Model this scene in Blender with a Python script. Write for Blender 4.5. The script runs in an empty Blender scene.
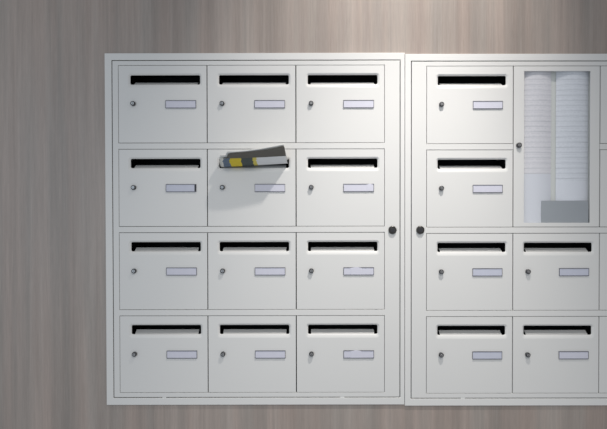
import bpy, bmesh, math, random
from mathutils import Matrix, Vector
random.seed(7)
C = bpy.context.scene.collection
P = 0.0034                      # metres per drawing unit used for the cabinet dimensions
Z0 = 1.472

# ------------------------------------------------------------------ materials
def s2l(c):
    return tuple((v/12.92 if v <= .04045 else ((v+.055)/1.055)**2.4) for v in c)

def mat(name, col, rough=.5, metal=0., noise=0., nscale=40., spec=.5, bump=0.):
    m = bpy.data.materials.new(name); m.use_nodes = True
    nt = m.node_tree; b = nt.nodes['Principled BSDF']
    b.inputs['Base Color'].default_value = (*col, 1)
    b.inputs['Roughness'].default_value = rough
    b.inputs['Metallic'].default_value = metal
    b.inputs['Specular IOR Level'].default_value = spec
    if noise or bump:
        tc = nt.nodes.new('ShaderNodeTexCoord'); n = nt.nodes.new('ShaderNodeTexNoise')
        n.inputs['Scale'].default_value = nscale; n.inputs['Detail'].default_value = 4
        nt.links.new(tc.outputs['Object'], n.inputs['Vector'])
        if noise:
            mr = nt.nodes.new('ShaderNodeMapRange')
            mr.inputs['To Min'].default_value = 1-noise; mr.inputs['To Max'].default_value = 1+noise
            mx = nt.nodes.new('ShaderNodeVectorMath'); mx.operation = 'SCALE'
            mx.inputs[0].default_value = col
            nt.links.new(n.outputs['Fac'], mr.inputs['Value'])
            nt.links.new(mr.outputs['Result'], mx.inputs['Scale'])
            nt.links.new(mx.outputs['Vector'], b.inputs['Base Color'])
        if bump:
            bp = nt.nodes.new('ShaderNodeBump'); bp.inputs['Strength'].default_value = bump
            bp.inputs['Distance'].default_value = .0005
            nt.links.new(n.outputs['Fac'], bp.inputs['Height'])
            nt.links.new(bp.outputs['Normal'], b.inputs['Normal'])
    return m

WHITE = mat('white_powder_coat', (.78, .775, .755), .42, 0, .015, 6, .4)
FRAMEW = mat('white_frame_coat', (.80, .795, .775), .42, 0, .012, 6, .4)
FLAP = mat('flap_shade_grey', (.56, .56, .55), .5)  # flap's shade put into its colour, greyer than the white door
DARKIN = mat('dark_steel_interior', (.012, .012, .013), .8)
NICKEL = mat('dark_nickel', (.07, .07, .075), .4, .6)
LOCKD = mat('blackened_lock', (.085, .082, .078), .35, .75)
PLUG = mat('lock_plug', (.40, .40, .40), .35, .8)
RIM = mat('plate_rim', (.13, .13, .16), .4, 0)
CARD = mat('name_card', (.69, .69, .78), .6, 0, .05, 60)
CARD2 = mat('name_card_cool', (.60, .62, .72), .6, 0, .05, 60)
GROOVE = mat('holder_groove', (.03, .03, .035), .6)
BACKP = mat('case_back', (.80, .81, .78), .6)
GREYC = mat('grey_card', (.37, .395, .425), .7, 0, .03, 20)

def wood():
    m = bpy.data.materials.new('ash_laminate'); m.use_nodes = True
    nt = m.node_tree; N = nt.nodes; L = nt.links; b = N['Principled BSDF']
    tc = N.new('ShaderNodeTexCoord')
    def layer(sx, sz, detail, rough=.6, dist=0.):
        mp = N.new('ShaderNodeMapping'); mp.inputs['Scale'].default_value = (sx, 1, sz)
        n = N.new('ShaderNodeTexNoise'); n.inputs['Scale'].default_value = 1
        n.inputs['Detail'].default_value = detail; n.inputs['Roughness'].default_value = rough
        n.inputs['Distortion'].default_value = dist
        L.new(tc.outputs['Object'], mp.inputs['Vector']); L.new(mp.outputs['Vector'], n.inputs['Vector'])
        return n.outputs['Fac']
    def rng(f, a, b_, lo=.3, hi=.7):
        r = N.new('ShaderNodeMapRange'); r.inputs['From Min'].default_value = lo; r.inputs['From Max'].default_value = hi
        r.inputs['To Min'].default_value = a; r.inputs['To Max'].default_value = b_
        L.new(f, r.inputs['Value']); return r.outputs['Result']
    def mul(a, b_):
        r = N.new('ShaderNodeMath'); r.operation = 'MULTIPLY'; L.new(a, r.inputs[0]); L.new(b_, r.inputs[1]); return r.outputs[0]
    wide = rng(layer(10, .3, 2, .5, .3), .87, 1.13)
    mid = rng(layer(30, .8, 3, .55, .6), .91, 1.09)
    fine = rng(layer(130, 3.5, 3, .6, .6), .92, 1.08)
    fleck = rng(layer(500, 22, 2), .94, 1.06)
    f = mul(mul(wide, mid), mul(fine, fleck))
    hue = layer(14, .5, 2)
    mx = N.new('ShaderNodeMix'); mx.data_type = 'RGBA'
    mx.inputs[6].default_value = (.400, .328, .287, 1); mx.inputs[7].default_value = (.362, .318, .285, 1)
    L.new(rng(hue, 0, 1, .35, .65), mx.inputs[0])
    sc = N.new('ShaderNodeVectorMath'); sc.operation = 'SCALE'
    L.new(mx.outputs[2], sc.inputs[0]); L.new(f, sc.inputs['Scale'])
    L.new(sc.outputs['Vector'], b.inputs['Base Color'])
    b.inputs['Roughness'].default_value = .42; b.inputs['Specular IOR Level'].default_value = .6
    bp = N.new('ShaderNodeBump'); bp.inputs['Strength'].default_value = .15; bp.inputs['Distance'].default_value = .0006
    L.new(fine, bp.inputs['Height']); L.new(bp.outputs['Normal'], b.inputs['Normal'])
    return m
WOOD = wood()

def paper(name, base, tint, z_text_end, z_text_top, step, seed):
    """white sheet printed with close ruled rows (object space, z up, x across)"""
    m = bpy.data.materials.new(name); m.use_nodes = True
    nt = m.node_tree; N = nt.nodes; L = nt.links; b = N['Principled BSDF']
    tc = N.new('ShaderNodeTexCoord'); sp = N.new('ShaderNodeSeparateXYZ'); L.new(tc.outputs['Object'], sp.inputs[0])
    def M(op, a, b_=None, c=None):
        r = N.new('ShaderNodeMath'); r.operation = op
        for i, v in enumerate((a, b_, c)):
            if v is None: continue
            if isinstance(v, (int, float)): r.inputs[i].default_value = v
            else: L.new(v, r.inputs[i])
        return r.outputs[0]
    z = sp.outputs['Z']; x = sp.outputs['X']
    fr = M('FRACT', M('DIVIDE', z, step))
    line = M('LESS_THAN', fr, .16)
    # text dashes: noise per row
    n = N.new('ShaderNodeTexNoise'); n.inputs['Scale'].default_value = 1; n.inputs['Detail'].default_value = 2
    cb = N.new('ShaderNodeCombineXYZ')
    L.new(M('MULTIPLY', x, 160), cb.inputs[0]); L.new(M('ADD', M('MULTIPLY', M('FLOOR', M('DIVIDE', z, step/2)), 7.3), seed), cb.inputs[2])
    L.new(cb.outputs[0], n.inputs['Vector'])
    fr2 = M('FRACT', M('DIVIDE', z, step/2))
    text = M('MULTIPLY', M('MULTIPLY', M('GREATER_THAN', fr2, .35), M('LESS_THAN', fr2, .75)), M('GREATER_THAN', n.outputs['Fac'], .48))
    n2 = N.new('ShaderNodeTexNoise'); n2.inputs['Scale'].default_value = 1; n2.inputs['Detail'].default_value = 1
    cb2 = N.new('ShaderNodeCombineXYZ')
    L.new(M('MULTIPLY', x, 8), cb2.inputs[0]); L.new(M('ADD', M('MULTIPLY', M('FLOOR', M('DIVIDE', z, step)), 3.7), seed), cb2.inputs[2])
    L.new(cb2.outputs[0], n2.inputs['Vector'])
    strength = M('MULTIPLY', n2.outputs['Fac'], .50)
    ink = M('ADD', M('MULTIPLY', line, strength), M('MULTIPLY', text, .13))
    zone = M('MULTIPLY', M('GREATER_THAN', z, z_text_end), M('LESS_THAN', z, z_text_top))
    ink = M('MULTIPLY', ink, zone)
    mx = N.new('ShaderNodeMix'); mx.data_type = 'RGBA'
    mx.inputs[6].default_value = (*base, 1); mx.inputs[7].default_value = (*tint, 1)
    L.new(zone, mx.inputs[0])
    mx2 = N.new('ShaderNodeMix'); mx2.data_type = 'RGBA'; mx2.inputs[7].default_value = (.22, .24, .30, 1)
    L.new(mx.outputs[2], mx2.inputs[6]); L.new(ink, mx2.inputs[0])
    L.new(mx2.outputs[2], b.inputs['Base Color']); b.inputs['Roughness'].default_value = .7
    return m

def glass():
    m = bpy.data.materials.new('clear_pane'); m.use_nodes = True
    nt = m.node_tree; N = nt.nodes; L = nt.links
    for n in list(N): N.remove(n)
    o = N.new('ShaderNodeOutputMaterial'); t = N.new('ShaderNodeBsdfTransparent'); g = N.new('ShaderNodeBsdfGlossy')
    t.inputs[0].default_value = (.985, .99, .99, 1); g.inputs['Roughness'].default_value = .03
    mx = N.new('ShaderNodeMixShader'); mx.inputs[0].default_value = .035
    L.new(t.outputs[0], mx.inputs[1]); L.new(g.outputs[0], mx.inputs[2])
    L.new(mx.outputs[0], o.inputs[0])
    return m
GLASS = glass()

# ------------------------------------------------------------------ mesh helpers
def add_box(bm, x0, x1, y0, y1, z0, z1):
    v = [bm.verts.new((x, y, z)) for x in (x0, x1) for y in (y0, y1) for z in (z0, z1)]
    for f in ((0, 1, 3, 2), (4, 6, 7, 5), (0, 4, 5, 1), (2, 3, 7, 6), (0, 2, 6, 4), (1, 5, 7, 3)):
        bm.faces.new([v[i] for i in f])

def add_cyl(bm, cx, cz, y0, y1, r0, r1=None, n=28, cap0=True, cap1=True):
    """round bar along y; y0 is the front end"""
    r1 = r0 if r1 is None else r1
    a = [bm.verts.new((cx+r0*math.cos(2*math.pi*i/n), y0, cz+r0*math.sin(2*math.pi*i/n))) for i in range(n)]
    b = [bm.verts.new((cx+r1*math.cos(2*math.pi*i/n), y1, cz+r1*math.sin(2*math.pi*i/n))) for i in range(n)]
    for i in range(n):
        j = (i+1) % n; f = bm.faces.new((a[i], a[j], b[j], b[i])); f.smooth = True
    if cap0: bm.faces.new(a)
    if cap1: bm.faces.new(b[::-1])

def grid_plate(bm, xs, zs, solid, y0, y1):
    """plate between y0 (front) and y1 made of grid cells; cells for which solid(i,j) is False are openings"""
    V = {}
    def v(i, j, k):
        key = (i, j, k)
        if key not in V: V[key] = bm.verts.new((xs[i], (y0, y1)[k], zs[j]))
        return V[key]
    nx, nz = len(xs)-1, len(zs)-1
    S = lambda i, j: 0 <= i < nx and 0 <= j < nz and solid(i, j)
    for i in range(nx):
        for j in range(nz):
            if not S(i, j): continue
            bm.faces.new((v(i, j, 0), v(i+1, j, 0), v(i+1, j+1, 0), v(i, j+1, 0)))
            bm.faces.new((v(i, j, 1), v(i, j+1, 1), v(i+1, j+1, 1), v(i+1, j, 1)))
            if not S(i-1, j): bm.faces.new((v(i, j, 0), v(i, j+1, 0), v(i, j+1, 1), v(i, j, 1)))
            if not S(i+1, j): bm.faces.new((v(i+1, j, 0), v(i+1, j, 1), v(i+1, j+1, 1), v(i+1, j+1, 0)))
            if not S(i, j-1): bm.faces.new((v(i, j, 0), v(i, j, 1), v(i+1, j, 1), v(i+1, j, 0)))
            if not S(i, j+1): bm.faces.new((v(i, j+1, 0), v(i+1, j+1, 0), v(i+1, j+1, 1), v(i, j+1, 1)))
    bmesh.ops.recalc_face_normals(bm, faces=bm.faces)

def obj(name, bm, m, parent=None, bevel=0., seg=2, loc=None):
    bmesh.ops.recalc_face_normals(bm, faces=bm.faces)
    me = bpy.data.meshes.new(name); bm.to_mesh(me); bm.free()
    for mm in (m if isinstance(m, (list, tuple)) else [m]): me.materials.append(mm)
    o = bpy.data.objects.new(name, me); C.objects.link(o); o.parent = parent
    if loc: o.location = loc
    if bevel:
        b = o.modifiers.new('bevel', 'BEVEL'); b.width = bevel; b.segments = seg; b.limit_method = 'ANGLE'
        b.angle_limit = math.radians(40)
    return o

def tag(o, label=None, cat=None, group=None, kind=None):
    if label: o['label'] = label
    if cat: o['category'] = cat
    if group: o['group'] = group
    if kind: o['kind'] = kind
    return o

def empty(name, loc, label, cat, group=None):
    o = bpy.data.objects.new(name, None); C.objects.link(o); o.location = loc
    o.empty_display_size = .02
    return tag(o, label, cat, group)

def copy_tree(o, parent=None):
    c = o.copy(); C.objects.link(c); c.parent = parent
    for ch in [q for q in bpy.data.objects if q.parent == o]:
        copy_tree(ch, c)
    return c

# ------------------------------------------------------------------ cabinet measures (in P units)
H, G = 77.95, 5.78
W1, W2 = 88.96, 86.95
M_IN, M_FR = 6.5, 6.95           # box to panel edge, panel edge to outer edge (outer side)
M_LOCK, M_JOIN1 = 15.75, 4.2      # lock stile width, flange at the joint
M_JOIN2 = 6.0
TG, GR, RH, HB = 6.84, 5.06, 5.2, 7.1
U1 = (-0.6302, 1.9586)           # x of first box, z of top of first row
U2 = (0.41901, 1.9544)
GAP = .0017                       # half of the slit between two doors
DEPTH = .15
def row_z(u, r):                  # top, bottom of row r
    t = u[1] - r*(H+G)*P
    return t, t - H*P

# ------------------------------------------------------------------ wall (with the recess the cabinets sit in)
WY = .006
recess_x = (U1[0]-(M_IN+M_FR*.5)*P, U2[0]+(3*W2+M_IN+M_FR*.5)*P)
recess_z = (row_z(U1, 3)[1]-(RH+HB*.5)*P, U1[1]+(GR+TG*.45)*P)
bm = bmesh.new()
grid_plate(bm, [-3.2, recess_x[0], recess_x[1], 3.4], [0, recess_z[0], recess_z[1], 3.1],
           lambda i, j: not (i == 1 and j == 1), WY, WY+.22)
tag(obj('wall_back', bm, WOOD), kind='structure')

# ------------------------------------------------------------------ cabinets
def cabinet(u, W, lock_side, label, holes, lock_rz):
    top = u[1]; bot = row_z(u, 3)[1]
    if lock_side > 0:
        xl = u[0]-M_IN*P; xL = xl-M_FR*P; xr = u[0]+(3*W+M_LOCK)*P; xR = xr+M_JOIN1*P
    else:
        xl = u[0]-15.43*P; xL = xl-M_JOIN2*P; xr = u[0]+(3*W+M_IN)*P; xR = xr+M_FR*P
    zt = top+GR*P; zT = zt+TG*P; zb = bot-RH*P; zB = zb-HB*P
    root = empty('mailbox_cabinet', ((xL+xR)/2, .05, zB), label, 'cabinet', 'wall cabinets holding the mailboxes')
    o0 = Vector(root.location)
    def rel(v): return [q-o0.x for q in v]
    def relz(v): return [q-o0.z for q in v]
    Y = -o0.y
    e = .00012
    bm = bmesh.new()
    grid_plate(bm, rel([xL+e, xl, xr, xR-e]), relz([zB, zb, zt, zT]), lambda i, j: not (i == 1 and j == 1), Y, Y+.0055)
    obj('surround_frame', bm, FRAMEW, root, .0012)
    # hinged master panel, one opening per row of boxes
    g = .0026
    xs = rel([xl+g, u[0], u[0]+W*P, u[0]+2*W*P, u[0]+3*W*P, xr-g])
    zs = [zb+g]
    for r in (3, 2, 1, 0):
        t, b = row_z(u, r); zs += [b, t]
    zs[-1] = top; zs += [zt-g]
    def solid(i, j):
        if i in (0, 4) or j in (0, 8): return True
        if j % 2 == 1: return False                 # a row of doors
        return not ((i, j) in holes)
    bm = bmesh.new(); grid_plate(bm, xs, relz(zs), solid, Y+.0006, Y+.012)
    obj('master_panel', bm, WHITE, root, .0006)
    # casing behind
    bm = bmesh.new()
    a, b_, c, d = xl-.006, xr+.006, zb-.006, zt+.006
    if lock_side > 0: b_ = xr+.004
    else: a = xl-.004
    a, b_ = rel([a, b_]); c, d = relz([c, d]); t = .002; y0 = Y+.0065; y1 = Y+.20
    add_box(bm, a, a+t, y0, y1, c, d); add_box(bm, b_-t, b_, y0, y1, c, d)
    add_box(bm, a+t, b_-t, y0, y1, c, c+t); add_box(bm, a+t, b_-t, y0, y1, d-t, d)
    add_box(bm, a+t, b_-t, y1-t, y1, c+t, d-t)
    obj('casing', bm, DARKIN, root)
    # small white stop tabs in the lower slit
    for tx in holes_tabs(lock_side, u, W):
        bm = bmesh.new(); add_box(bm, tx-o0.x-.0065, tx-o0.x+.0065, Y+.0008, Y+.008, zb-o0.z-.0012, zb-o0.z+g+.0004)
        tag(obj('stop_tab', bm, FRAMEW, root, .0004), 'small white tab bridging the slit below the panel')
    # round master lock on the stile
    lx = (u[0]+(3*W+7.7)*P if lock_side > 0 else u[0]-6.1*P)-o0.x; lz = lock_rz-o0.z
    bm = bmesh.new()
    add_cyl(bm, lx, lz, Y-.0065, Y-.0045, .0115, .0135, cap1=False); add_cyl(bm, lx, lz, Y-.0045, Y+.0006, .0135, .0142, cap0=False)
    lk = tag(obj('master_lock', bm, LOCKD, root), 'round blackened master lock')
    bm = bmesh.new(); add_cyl(bm, lx, lz, Y-.0078, Y-.0062, .0072, .0080)
    pl = obj('lock_plug', bm, NICKEL, lk)
    bm = bmesh.new(); add_box(bm, lx-.0008, lx+.0008, Y-.0083, Y-.0070, lz-.005, lz+.005)
    obj('keyway', bm, GROOVE, lk)
    return root

def holes_tabs(side, u, W):
    return (u[0]+.5*W*P, u[0]+2.52*W*P) if side > 0 else (u[0]+.43*W*P, u[0]+2.5*W*P)

lockz1 = Z0 + (208-230)*P - .0008
cabinet(U1, W1, 1, 'large white wall cabinet with three columns and a round lock on its right stile', set(), lockz1)
cabinet(U2, W2, -1, 'white wall cabinet with the glazed notice case, lock on its left stile', {(2, 6)}, lockz1)

# ------------------------------------------------------------------ mailbox
def rrect(x0, x1, z0, z1, r, n=6):
    pts = []
    for cx, cz, a0 in ((x1-r, z1-r, 0), (x0+r, z1-r, 90), (x0+r, z0+r, 180), (x1-r, z0+r, 270)):
        for k in range(n+1):
            a = math.radians(a0+90*k/n); pts.append((cx+r*math.cos(a), cz+r*math.sin(a)))
    return pts

def door_bm(W):
    """front sheet with a dished letter slot; origin: bottom centre of the front face"""
    k = W/88.96; w = W*P; h = H*P
    X = lambda q: (-W/2+q*k)*P
    Zt = lambda q: h-q*P
    bm = bmesh.new()
    x0, x1, z0, z1 = -w/2+GAP, w/2-GAP, GAP, h-GAP
    outer = [bm.verts.new((x, 0, z)) for x, z in ((x0, z0), (x1, z0), (x1, z1), (x0, z1))]
    a = [bm.verts.new((x, 0, z)) for x, z in rrect(X(9.6), X(84.0), Zt(22.6), Zt(8.1), .011)]
    b = [bm.verts.new((x, .0035, z)) for x, z in rrect(X(11.2), X(82.4), Zt(19.9), Zt(9.3), .007)]
    c = [bm.verts.new((x, .0050, z)) for x, z in rrect(X(11.9), X(81.8), Zt(19.1), Zt(9.8), .005)]
    d = [bm.verts.new((x, .0062, z)) for x, z in rrect(X(11.9), X(81.8), Zt(19.1), Zt(9.8), .005)]
    eo = [bm.edges.new((outer[i], outer[(i+1) % 4])) for i in range(4)]
    n = len(a)
    ea = [bm.edges.new((a[i], a[(i+1) % n])) for i in range(n)]
    bmesh.ops.triangle_fill(bm, use_beauty=True, use_dissolve=False, edges=eo+ea)
    for p, q in ((a, b), (b, c), (c, d)):
        for i in range(n):
            f = bm.faces.new((p[i], p[(i+1) % n], q[(i+1) % n], q[i])); f.smooth = True
    # folded-back edges of the sheet
    back = [bm.verts.new((v.co.x, .011, v.co.z)) for v in outer]
    for i in range(4):
        j = (i+1) % 4; bm.faces.new((outer[i], back[i], back[j], outer[j]))
    inn = [bm.verts.new((v.co.x*(1-.004/abs(v.co.x)), .011, v.co.z+(.004 if v.co.z < h/2 else -.004))) for v in outer]
    for i in range(4):
        j = (i+1) % 4; bm.faces.new((back[i], inn[i], inn[j], back[j]))
    return bm

def build_mailbox(W):
    k = W/88.96; w = W*P; h = H*P
    X = lambda q: (-W/2+q*k)*P
    Zt = lambda q: h-q*P
    root = empty('mailbox', (0, 0, 0), 'x', 'mailbox', 'mailboxes in the wall cabinets')
    dr = obj('door', door_bm(W), WHITE, root)
    # slot flap: tongue folded up and back between the two notches
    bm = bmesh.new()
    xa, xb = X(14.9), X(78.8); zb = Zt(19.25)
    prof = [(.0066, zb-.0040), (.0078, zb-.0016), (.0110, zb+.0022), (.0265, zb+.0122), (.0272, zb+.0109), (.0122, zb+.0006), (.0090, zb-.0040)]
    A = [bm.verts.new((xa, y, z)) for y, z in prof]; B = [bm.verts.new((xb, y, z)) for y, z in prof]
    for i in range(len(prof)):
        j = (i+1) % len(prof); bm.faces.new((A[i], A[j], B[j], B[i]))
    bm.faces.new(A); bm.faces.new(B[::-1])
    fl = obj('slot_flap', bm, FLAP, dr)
    # body behind the door
    bm = bmesh.new(); t = .0012; e = .0028
    x0, x1, z0, z1, ya, yb = -w/2+e, w/2-e, e, h-e, .0115, DEPTH
    add_box(bm, x0, x0+t, ya, yb, z0, z1); add_box(bm, x1-t, x1, ya, yb, z0, z1)
    add_box(bm, x0+t, x1-t, ya, yb, z0, z0+t); add_box(bm, x0+t, x1-t, ya, yb, z1-t, z1)
    add_box(bm, x0+t, x1-t, yb-t, yb, z0+t, z1-t)
    obj('body', bm, DARKIN, root)
    # cam lock
    lx, lz = X(15.2), Zt(38.6)
    bm = bmesh.new()
    add_cyl(bm, lx, lz, -.0095, -.0080, .0066, .0080, cap1=False); add_cyl(bm, lx, lz, -.0080, 0, .0080, cap0=False)
    lk = tag(obj('lock', bm, NICKEL, root), 'small round metal cam lock')
    bm = bmesh.new(); add_cyl(bm, lx, lz, -.0108, -.0092, .0046, .0052); obj('lock_plug', bm, PLUG, lk)
    bm = bmesh.new(); add_box(bm, lx-.0006, lx+.0006, -.0112, -.0100, lz-.0036, lz+.0036); obj('keyway', bm, GROOVE, lk)
    return root

def name_plate(root, W, style):
    k = W/88.96; h = H*P
    X = lambda q: (-W/2+q*k)*P
    Zt = lambda q: h-q*P
    x0, x1, z0, z1 = X(47.5), X(78.0), Zt(43.1), Zt(35.3)
    r = .0018
    bm = bmesh.new()
    add_box(bm, x0, x1, -.0008, 0, z0, z1)                    # back plate
    add_box(bm, x0, x1, -.0032, -.0008, z1-r, z1); add_box(bm, x0, x1, -.0032, -.0008, z0, z0+r)
    if style != 'open_ends':
        add_box(bm, x0, x0+r*.7, -.0030, -.0008, z0+r, z1-r); add_box(bm, x1-r*.7, x1, -.0030, -.0008, z0+r, z1-r)
    hp = obj('name_plate', bm, RIM, root)
    if style == 'shifted':
        hp['label'] = 'name plate with a dark gap at its right end'
        bm = bmesh.new(); add_box(bm, x1-.0065, x1-r*.7, -.0012, -.0008, z0+r, z1-r); obj('holder_groove', bm, GROOVE, hp)
    a, b = x0+r*.75, x1-r*.75
    if style == 'shifted': a, b = x0+r*.75, x1-.0065
    bm = bmesh.new(); zt = z1-r*1.02
    n = 16; fr = []; bk = []
    for i in range(n+1):
        x = a+(b-a)*i/n; up = 0
        if style == 'bulged': up = .0026*math.exp(-((i/n-.42)/.12)**2)
        if style == 'corner': up = .0022*math.exp(-((i/n-.88)/.06)**2)
        y = -.0022-(.0012 if up > .0003 else 0)
        fr.append((bm.verts.new((x, y, z0+r*1.02)), bm.verts.new((x, y, zt+up))))
        bk.append((bm.verts.new((x, y+.0008, z0+r*1.02)), bm.verts.new((x, y+.0008, zt+up))))
    for i in range(n):
        bm.faces.new((fr[i][0], fr[i+1][0], fr[i+1][1], fr[i][1])); bm.faces.new((bk[i][0], bk[i][1], bk[i+1][1], bk[i+1][0]))
        bm.faces.new((fr[i][1], fr[i+1][1], bk[i+1][1], bk[i][1])); bm.faces.new((fr[i][0], bk[i][0], bk[i+1][0], fr[i+1][0]))
    bm.faces.new((fr[0][0], fr[0][1], bk[0][1], bk[0][0])); bm.faces.new((fr[n][0], bk[n][0], bk[n][1], fr[n][1]))
    obj('name_card', bm, CARD2 if style in ('shifted', 'cool') else CARD, hp)
    return hp

L = {
 (0,0,0): 'white mailbox in the top left corner of the left cabinet, cool grey in the shade',
 (0,1,0): 'white top-row mailbox directly above the one with the newspaper',
 (0,2,0): 'white top-row mailbox at the right end of the left cabinet',
 (0,0,1): 'white mailbox left of the newspaper one, its name plate ends in a dark gap',
 (0,1,1): 'white mailbox with a newspaper poking out of its slot and a shadow across it',
 (0,2,1): 'white mailbox right of the newspaper one, its name card lifted at one corner',
 (0,0,2): 'white mailbox at the left end of the third row',
 (0,1,2): 'white mailbox second below the newspaper one counting itself first, in the third row',
 (0,2,2): 'white third-row mailbox just below left of the left cabinet\'s round master lock',
 (0,0,3): 'white mailbox in the bottom left corner of the left cabinet',
 (0,1,3): 'white middle mailbox in the bottom row of the left cabinet',
 (0,2,3): 'white mailbox in the bottom right corner of the left cabinet',
 (1,0,0): 'white top-row mailbox left of the glazed notice case, brightly lit',
 (1,0,1): 'white second-row mailbox left of the notice case, its foot level with the round locks',
 (1,0,2): 'white third-row mailbox just below right of the right cabinet\'s round master lock',
 (1,1,2): 'white mailbox directly below the glazed notice case',
 (1,0,3): 'white mailbox in the bottom left corner of the right cabinet',
 (1,1,3): 'white bottom-row mailbox, two below the glazed notice case',
 (1,2,0): 'white mailbox cut by the photo edge, beside the upper half of the notice case',
 (1,2,1): 'white mailbox cut by the photo edge, beside the lower half of the notice case',
 (1,2,2): 'white mailbox cut by the photo edge in the third row',
 (1,2,3): 'white mailbox cut by the photo edge in the bottom row',
}
L[(0,1,2)] = 'white mailbox directly below the one with the newspaper, in the third row'
STY = {(0,0,1): 'shifted', (0,1,1): 'open_ends', (0,2,1): 'corner', (0,2,2): 'bulged', (0,2,3): 'bulged', (0,2,0): 'plain',
       (1,0,2): 'cool', (1,1,2): 'cool', (1,0,3): 'cool', (0,0,0): 'plain'}
first = {}
for (c, i, r), lab in L.items():
    u, W = ((U1, W1), (U2, W2))[c]
    if c not in first: root = first[c] = build_mailbox(W)
    else: root = None
    if root is None:
        # copy before the plates are added: parts that all boxes share
        src = first[c]
        root = src.copy(); C.objects.link(root)
        for ch in [q for q in bpy.data.objects if q.parent == src and not q.name.startswith('name_plate')]:
            copy_tree(ch, root)
    root.location = (u[0]+(i+.5)*W*P, 0.0006, row_z(u, r)[1])
    root['label'] = lab
    name_plate(root, W, STY.get((c, i, r), 'plain'))

# ------------------------------------------------------------------ glazed notice case
cw = W2*P; ch_ = (2*H+G)*P
cx = U2[0]+1.5*W2*P; cz = row_z(U2, 1)[1]
case = empty('notice_case', (cx, .0006, cz), 'tall white framed notice case with a clear pane and printed sheets inside', 'notice board')
wx0, wx1, wz0, wz1 = -cw/2+10.9*P, cw/2-9.7*P, 4.5*P, ch_-5.4*P
bm = bmesh.new()
grid_plate(bm, [-cw/2+GAP, wx0, wx1, cw/2-GAP], [GAP, wz0, wz1, ch_-GAP], lambda i, j: not (i == 1 and j == 1), 0, .0045)
obj('door_frame', bm, WHITE, case, .0006)
bm = bmesh.new(); add_box(bm, wx0-.003, wx1+.003, .0047, .0057, wz0-.003, wz1+.003)
obj('glass_pane', bm, GLASS, case)
bm = bmesh.new(); t = .0015; e = .003; ya, yb = .0060, .022
add_box(bm, -cw/2+e, -cw/2+e+t, ya, yb, e, ch_-e); add_box(bm, cw/2-e-t, cw/2-e, ya, yb, e, ch_-e)
add_box(bm, -cw/2+e+t, cw/2-e-t, ya, yb, e, e+t); add_box(bm, -cw/2+e+t, cw/2-e-t, ya, yb, ch_-e-t, ch_-e)
add_box(bm, -cw/2+e+t, cw/2-e-t, yb-t, yb, e+t, ch_-e-t)
obj('back_box', bm, BACKP, case)
lx, lz = -cw/2+5.3*P, ch_-79.5*P
bm = bmesh.new()
add_cyl(bm, lx, lz, -.0095, -.0080, .0072, .0086, cap1=False); add_cyl(bm, lx, lz, -.0080, 0, .0086, cap0=False)
lk = tag(obj('lock', bm, NICKEL, case), 'small round metal lock on the left stile')
bm = bmesh.new(); add_cyl(bm, lx, lz, -.0108, -.0092, .0046, .0052); obj('lock_plug', bm, PLUG, lk)
bm = bmesh.new(); add_box(bm, lx-.0006, lx+.0006, -.0112, -.0100, lz-.0036, lz+.0036); obj('keyway', bm, GROOVE, lk)

def sheet(name, x0, x1, z0, z1, y_edge, bulge, m, label, cat, group=None):
    """a printed sheet bowed forward in the middle; origin at its foot"""
    bm = bmesh.new(); n = 24; F_ = []; B_ = []
    w2 = (x1-x0)/2
    for i in range(n+1):
        s = i/n*2-1; y = -bulge*(1-s*s)
        F_.append((bm.verts.new((s*w2, y, 0)), bm.verts.new((s*w2, y, z1-z0))))
        B_.append((bm.verts.new((s*w2, y+.0004, 0)), bm.verts.new((s*w2, y+.0004, z1-z0))))
    for i in range(n):
        for q, rv in ((F_, 0), (B_, 1)):
            bm.faces.new((q[i][0], q[i+1][0], q[i+1][1], q[i][1]))
        bm.faces.new((F_[i][1], F_[i+1][1], B_[i+1][1], B_[i][1])); bm.faces.new((F_[i][0], B_[i][0], B_[i+1][0], F_[i+1][0]))
    bm.faces.new((F_[0][0], F_[0][1], B_[0][1], B_[0][0])); bm.faces.new((F_[n][0], B_[n][0], B_[n][1], F_[n][1]))
    o = obj(name, bm, m, None, loc=(cx+(x0+x1)/2, y_edge, cz+z0))
    return tag(o, label, cat, group)
ZT = wz1+.004
zb_ = .0035+.0012
pl = paper('sheet_left', (.78, .79, .85), (.83, .81, .85), .178, 9, .0178, 2.1)
pr = paper('sheet_right', (.84, .855, .92), (.84, .86, .92), .150, 9, .0178, 9.4)
sheet('printed_sheet', wx0-.002, wx0+29.5*P, zb_, ZT, .0180, .0105, pl,
      'white printed list behind the glass, left of the grey card', 'paper', 'printed sheets in the notice case')
sheet('printed_sheet', wx0+34.2*P, wx1+.002, zb_, ZT, .0180, .0105, pr,
      'white printed list behind the glass, above the grey card', 'paper', 'printed sheets in the notice case')
bm = bmesh.new(); add_box(bm, wx0+18.2*P, wx1-.0025, 0, .0006, 0, wz0-zb_+22.2*P)
tag(obj('grey_card', bm, GREYC, None, loc=(cx, .0062, cz+zb_)), 'plain grey card standing in the lower right of the notice case', 'card')

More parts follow.
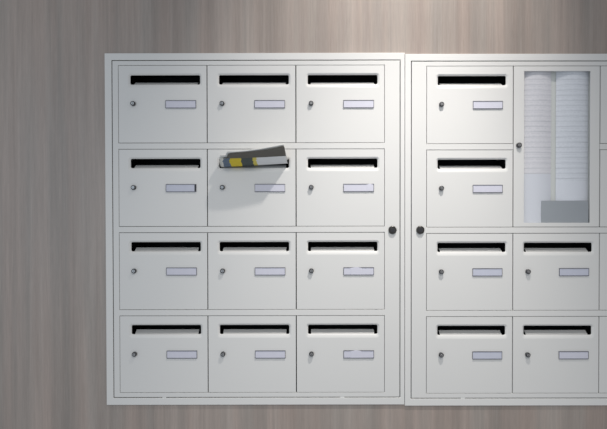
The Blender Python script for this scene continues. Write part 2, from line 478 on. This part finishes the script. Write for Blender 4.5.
# ------------------------------------------------------------------ newspaper
bx = U1[0]+1.5*W1*P; btop = row_z(U1, 1)[0]
def news_mats():
    m = bpy.data.materials.new('newspaper_cover'); m.use_nodes = True
    nt = m.node_tree; N = nt.nodes; Lk = nt.links; b = N['Principled BSDF']
    tc = N.new('ShaderNodeTexCoord'); sp = N.new('ShaderNodeSeparateXYZ'); Lk.new(tc.outputs['UV'], sp.inputs[0])
    n = N.new('ShaderNodeTexNoise'); n.inputs['Scale'].default_value = 9; n.inputs['Detail'].default_value = 3
    Lk.new(tc.outputs['UV'], n.inputs['Vector'])
    def M(op, a, b_):
        r = N.new('ShaderNodeMath'); r.operation = op
        for i, v in enumerate((a, b_)):
            if isinstance(v, (int, float)): r.inputs[i].default_value = v
            else: Lk.new(v, r.inputs[i])
        return r.outputs[0]
    x = M('ADD', sp.outputs['X'], M('MULTIPLY', M('SUBTRACT', n.outputs['Fac'], .5), .07))
    r = N.new('ShaderNodeValToRGB'); r.color_ramp.interpolation = 'CONSTANT'
    cols = [(0, (.72, .72, .66)), (.045, (.14, .19, .26)), (.15, (.80, .62, .035)), (.32, (.07, .09, .085)),
            (.49, (.74, .62, .12)), (.55, (.84, .85, .85))]
    e = r.color_ramp.elements
    e[0].position = 0; e[0].color = (*cols[0][1], 1); e[1].position = cols[1][0]; e[1].color = (*cols[1][1], 1)
    for p, c in cols[2:]:
        q = e.new(p); q.color = (*c, 1)
    Lk.new(x, r.inputs[0])
    dk = N.new('ShaderNodeRGB'); dk.outputs[0].default_value = (.115, .108, .090, 1)
    mx = N.new('ShaderNodeMix'); mx.data_type = 'RGBA'
    Lk.new(M('GREATER_THAN', sp.outputs['Y'], .5), mx.inputs[0]); Lk.new(r.outputs[0], mx.inputs[6]); Lk.new(dk.outputs[0], mx.inputs[7])
    Lk.new(mx.outputs[2], b.inputs['Base Color']); b.inputs['Roughness'].default_value = .55
    return m
NEWS = news_mats()
NPAGE = mat('newsprint', (.72, .72, .70), .7, 0, .05, 50)
PX = lambda q: (-W1/2+q)*P               # q: units from the mailbox's left edge
nz0 = btop - 17.2*P
news = empty('newspaper', (bx, 0, nz0), 'folded newspaper with dark and yellow cover sticking out of a mailbox slot', 'newspaper')
def leaf(name, m, prof, thick, parent, lab=None, smooth=True, uvsplit=None):
    """prof: list of (out, xl, xr, rise_l, rise_r, v) from the slot outwards, drawing units; rise above slot floor"""
    bm = bmesh.new(); uvl = bm.loops.layers.uv.new('UV'); n = 20
    rows = []
    for (o_, xl, xr, rl, rr, v, sag) in prof:
        row = []
        for i in range(n+1):
            s = i/n
            x = PX(xl+(xr-xl)*s)
            z = (rl+(rr-rl)*s**1.6-sag*4*s*(1-s))*P
            row.append((x, -o_*P, z, s, v))
        rows.append(row)
    lo = [[bm.verts.new(q[:3]) for q in row] for row in rows]
    hi = [[bm.verts.new((q[0], q[1]+.0002, q[2]+thick)) for q in row] for row in rows]
    def face(vs, uv):
        f = bm.faces.new(vs); f.smooth = True
        for l, t in zip(f.loops, uv): l[uvl].uv = t
    R = len(rows)
    for j in range(R-1):
        for i in range(n):
            uv = [rows[a][b][3:5] for a, b in ((j, i), (j, i+1), (j+1, i+1), (j+1, i))]
            face((lo[j][i], lo[j][i+1], lo[j+1][i+1], lo[j+1][i]), uv)
            face((hi[j][i], hi[j+1][i], hi[j+1][i+1], hi[j][i+1]), [uv[0], uv[3], uv[2], uv[1]])
    for i in range(n):
        for j in (0, R-1):
            face((lo[j][i], lo[j][i+1], hi[j][i+1], hi[j][i]), [rows[j][k][3:5] for k in (i, i+1, i+1, i)])
    for j in range(R-1):
        for i in (0, n):
            face((lo[j][i], lo[j+1][i], hi[j+1][i], hi[j][i]), [rows[k][i][3:5] for k in (j, j+1, j+1, j)])
    o = obj(name, bm, m, parent)
    if lab: o['label'] = lab
    return o
# (out, x left, x right, rise left, rise right, v, sag)
leaf('cover', NEWS, [(-5, 14.5, 80.5, 1.5, 3.4, 0, 0), (-2, 14.2, 80.8, -.7, 2.8, .05, -.3), (0, 14.2, 80.8, -1.1, 2.4, .10, -.4), (3, 13.8, 80.4, -.2, 3.0, .15, -.5),
                     (8, 13.6, 79.8, 3.6, 5.9, .3, -.4), (12, 14.8, 79.2, 6.3, 8.6, .49, 0), (12.4, 21.0, 79.2, 6.5, 8.9, .51, 0),
                     (17, 22.4, 78.7, 8.0, 12.2, .7, .4), (21.5, 23.8, 78.3, 9.4, 15.2, .8, .7), (24, 26.5, 77.8, 10.0, 16.4, .88, .8),
                     (25.2, 33.0, 77.0, 10.9, 16.9, .93, .6)], .0009, news)
leaf('inner_pages', NPAGE, [(-5, 14.5, 80.5, 4.4, 6.0, 0, 0), (-2, 14.2, 80.8, 4.6, 6.0, .05, 0), (3, 14.0, 80.4, 4.8, 5.8, .15, 0),
                     (8, 13.9, 79.8, 6.6, 8.2, .3, 0), (12, 15.0, 79.2, 8.0, 10.4, .49, 0), (12.4, 20.4, 79.2, 8.2, 10.7, .51, 0),
                     (17, 21.6, 78.6, 9.6, 13.8, .7, .2), (21.5, 23.2, 78.0, 10.6, 17.0, .8, .1), (24.2, 27.0, 77.4, 11.0, 18.2, .9, 0)], .0052, news)

# ------------------------------------------------------------------ lights
def light(kind, name, loc, target, energy, col, **kw):
    l = bpy.data.lights.new(name, kind); l.energy = energy; l.color = col
    for k_, v in kw.items(): setattr(l, k_, v)
    o = bpy.data.objects.new(name, l); C.objects.link(o); o.location = loc
    o.rotation_euler = (Vector(target)-Vector(loc)).to_track_quat('-Z', 'Y').to_euler()
    return o
light('SPOT', 'ceiling_spot', (.50, -.72, 3.05), (.33, 0, 2.14), 70, (1, .94, .885), spot_size=math.radians(64), spot_blend=1.0, shadow_soft_size=.026)
light('SPOT', 'ceiling_spot', (.50, -.76, 3.05), (.28, 0, .62), 70, (1, .965, .92), spot_size=math.radians(46), spot_blend=1.0, shadow_soft_size=.026)  # second cone at the same fixture, added to brighten the lower rows
light('SPOT', 'added_fill_spot', (.45, -2.1, 2.95), (.25, 0, .65), 58, (1, .97, .92), spot_size=math.radians(60), spot_blend=1.0, shadow_soft_size=.15)  # added soft fill for the lower doors, not a known fixture
light('AREA', 'window_daylight', (-1.7, -3.6, 1.6), (-.4, 0, 1.3), 22, (.70, .85, 1.0), shape='RECTANGLE', size=2.2, size_y=2.0)
w = bpy.data.worlds.new('room'); bpy.context.scene.world = w; w.use_nodes = True
bg = w.node_tree.nodes['Background']; bg.inputs[0].default_value = (.935, .955, 1.0, 1); bg.inputs[1].default_value = .35

# ------------------------------------------------------------------ camera
cam = bpy.data.cameras.new('camera'); co = bpy.data.objects.new('camera', cam); C.objects.link(co)
cam.sensor_width = 36; cam.lens = 18/math.tan(math.radians(30)); cam.clip_start = .05
rot = Matrix(((0.999999, 0.001639, 0.000352), (0.000331, 0.01242, -0.999923), (-0.001643, 0.999922, 0.012419)))
co.matrix_world = Matrix.Translation((0.0006, -1.7932, Z0)) @ rot.to_4x4()
sc = bpy.context.scene; sc.camera = co
sc.view_settings.view_transform = 'Standard'; sc.view_settings.look = 'None'
sc.view_settings.exposure = 0; sc.view_settings.gamma = 1; sc.view_settings.use_curve_mapping = False
